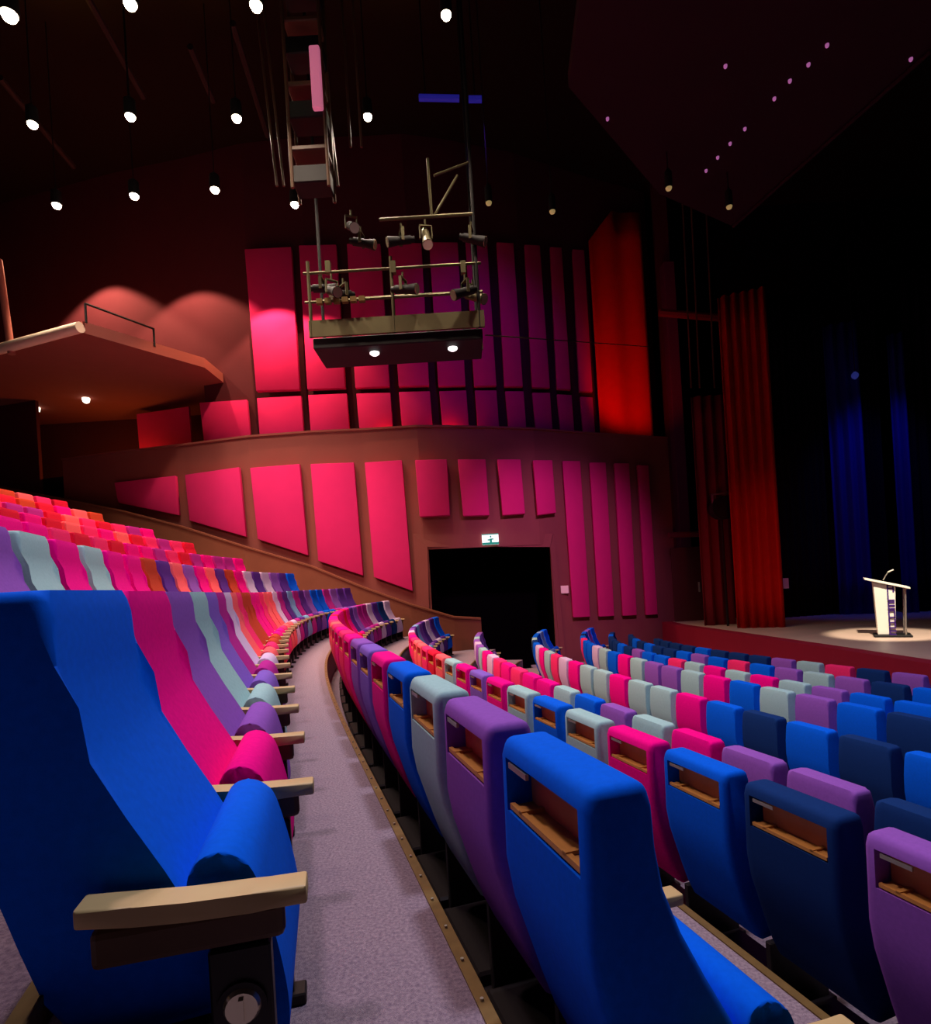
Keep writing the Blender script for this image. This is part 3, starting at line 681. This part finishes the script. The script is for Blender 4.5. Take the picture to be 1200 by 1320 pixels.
p = atY(1012, 752, 19.48); bm = new(); box(bm, p.x-.12, p.x+.12, p.y, p.y+.08, p.z-.17, p.z+.17); tag(obj('paper_notice', bm, M['white']), 'small white notice hanging right of the red curtain', 'notice')
p = atY(1102, 484, 19); tt = empty('small_blue_lamp', p, 0, 'faint blue lamp beside the wider blue lit drape', 'lamp'); bm = new(); lathe(bm, [(.03, -.12), (.09, -.06), (.11, 0), (.09, .06), (.03, .12)], 16); obj('lens', bm, mat('bl', (50, 60, 150), .5, emit=((50, 60, 150), .35)), tt, True); bm = new(); tube(bm, (0, 0, .1), (0, 0, CZ+14.62-p.z), .012, 6); obj('rod', bm, M['blackmetal'], tt)
# lectern
lp = atz(1146, 820, -1.85); LX, LY = lp.x, lp.y
t = empty('lectern', (LX, LY, SZ), math.radians(-32), 'white lectern with purple lettering and a microphone on stage', 'lectern')
bm = new(); box(bm, -.3, .42, -.3, .3, 0, .05); bevel(bm, .015, 1); obj('base', bm, M['blackmetal'], t)
bm = new()
hexa(bm, [(-.22, -.2, .05), (.12, -.2, .05), (.12, .2, .05), (-.22, .2, .05)], [(-.26, -.24, 1.27), (.16, -.24, 1.15), (.16, .24, 1.15), (-.26, .24, 1.27)]); bevel(bm, .02, 2)
obj('body', bm, M['white'], t)
bm = new(); hexa(bm, [(-.42, -.33, 1.33), (.42, -.33, 1.08), (.42, .33, 1.08), (-.42, .33, 1.33)], [(-.42, -.33, 1.38), (.42, -.33, 1.13), (.42, .33, 1.13), (-.42, .33, 1.38)]); bevel(bm, .01, 1); obj('reading_desk', bm, M['white'], t)
bm = new(); tube(bm, (.30, -.2, .05), (.34, -.2, 1.11), .018); tube(bm, (.30, .2, .05), (.34, .2, 1.11), .018); obj('support_rod', bm, M['silver'], t, True)
bm = new(); tube(bm, (-.05, 0, 1.3), (.05, 0, 1.48), .012); tube(bm, (.05, 0, 1.48), (.16, 0, 1.53), .02); obj('microphone', bm, M['silver'], t, True)
# lettering strip down the side: blurred purple characters
bm = new(); zc = .14
for k in range(6):
    y0 = -.245
    s = .075; cx = .06
    # chunky glyphs built from strokes
    seg = [((-1, -1), (-1, 1)), ((-1, 1), (1, 1)), ((1, 1), (1, -1)), ((-1, 0), (1, 0)), ((-1, -1), (1, -1))]
    use = [(0, 1, 3, 4), (0, 2, 3), (0, 1, 2, 4), (1, 4, 0, 3), (0, 4), (0, 1, 2, 3)][k]
    for u in use:
        (a1, b1), (a2, b2) = seg[u]
        box(bm, cx+min(a1, a2)*s*.7-.014, cx+max(a1, a2)*s*.7+.014, y0-.004, y0+.03, zc+min(b1, b2)*s-.014, zc+max(b1, b2)*s+.014)
    zc += .195
obj('lettering', bm, M['letter'], t)
# ------------------------------------------------------------------ lights
def look(o, tgt):
    d = Vector(tgt)-o.location; o.rotation_euler = d.to_track_quat('-Z', 'Y').to_euler()
def light(kind, name, loc, col, e, tgt=None, size=.3, angle=60, blend=.6):
    d = bpy.data.lights.new(name, kind); d.color = lin(col) if max(col) > 1 else col; d.energy = e
    if kind == 'SPOT': d.spot_size = math.radians(angle); d.spot_blend = blend; d.shadow_soft_size = size
    elif kind == 'AREA': d.size = size
    else: d.shadow_soft_size = size
    o = bpy.data.objects.new(name, d); COL.objects.link(o); o.location = loc
    if tgt: look(o, tgt)
    return o
for i, q in enumerate(LPOS):
    e = 250 if i == 11 else 900
    light('SPOT', 'house_lamp', (q.x, q.y, q.z-.15), (255, 228, 205), e, (q.x*.9+.3, q.y-.5, 0), .15, 110, .9)
# unseen lamps added above the near rows, set forward to keep seat sides dark
light('SPOT', 'house_lamp', (1.6, 3.2, 8.5), (235, 235, 255), 1500, (1.0, 3.5, 0), .3, 130, .8)
light('SPOT', 'house_lamp', (-2.6, 2.6, 8.5), (250, 222, 240), 900, (-1, 3, 0), .3, 130, .8)
# pink wash over the raked seats and the lower wall
light('SPOT', 'pink_wash', (-8.5, 7.0, 8.0), (255, 110, 110), 1500, (-5.5, 11, 2.5), .3, 75, .9)
light('SPOT', 'wall_wash', (-2.0, 7, 5.6), (255, 205, 200), 1150, (-4.5, 18, 2.6), .3, 46, .8)
light('SPOT', 'wall_wash', (3.0, 9, 6.0), (240, 150, 245), 2600, (3.0, 19, 1.5), .3, 46, .9)
# wall washers throwing scallops on the upper wall
for px, py, e in ((126, 327, 2400), (238, 331, 1700), (352, 366, 1100), (412, 372, 260)):
    q = wallpt(px, py, -UP); q.y -= 1.6
    light('SPOT', 'wall_washer', q, (255, 190, 150), e*1.15, (q.x, q.y+.05, q.z-3), .06, 104, .25)
# coloured light on the upper panels
light('SPOT', 'blue_wash', (1.5, 12, 11), (130, 60, 255), 420, (1.0, 19.5, 8.0), .3, 62, .9)
light('SPOT', 'red_wash', (5.4, 18.6, LZ+.2), (255, 40, 20), 170, (6.5, 21.0, 8.0), .2, 80, .7)
light('POINT', 'gallery_glow', (-2.2, 18.5, LZ-.2), (255, 90, 60), 14, size=.1)
light('POINT', 'gallery_glow', (-.2, 18.8, LZ-.2), (255, 90, 60), 14, size=.1)
light('POINT', 'box_glow', (-12.6, 20.6, LZ-.1), (255, 150, 60), 40, size=.1)
light('POINT', 'box_glow', (-11, 20.9, LZ-.1), (255, 150, 60), 25, size=.1)
# stage lights
light('SPOT', 'lectern_spot', (7.0, 8.5, 7.5), (255, 238, 215), 7500, (LX, LY, SZ+.5), .1, 15, .5)
light('SPOT', 'curtain_spot', (6.5, 12, 1.0), (255, 60, 30), 170, (8.8, 17, 1.5), .2, 50, .8)
light('SPOT', 'stage_blue', (12.5, 15.5, 9), (60, 80, 255), 620, (13.6, 19.4, 2), .2, 50, .8)
light('SPOT', 'front_blue', (9, 5, 9), (150, 150, 255), 700, (6, 9, -1.5), .4, 80, .8)
for px, py, e in ((45, 25, 170), (215, 12, 130), (500, 5, 120)):
    q = atz(px, py, 12.6); light('SPOT', 'ceiling_glow', q, (225, 175, 45), e, (q.x, q.y+.02, q.z+2), .15, 118, .9)
w = bpy.data.worlds.new('world'); SC.world = w; w.use_nodes = True
w.node_tree.nodes['Background'].inputs[0].default_value = (.32, .2, .34, 1); w.node_tree.nodes['Background'].inputs[1].default_value = .02
vs = SC.view_settings; vs.view_transform = 'Standard'; vs.look = 'None'; vs.gamma = 1; vs.exposure = 0; vs.use_curve_mapping = False
bpy.context.view_layer.update()
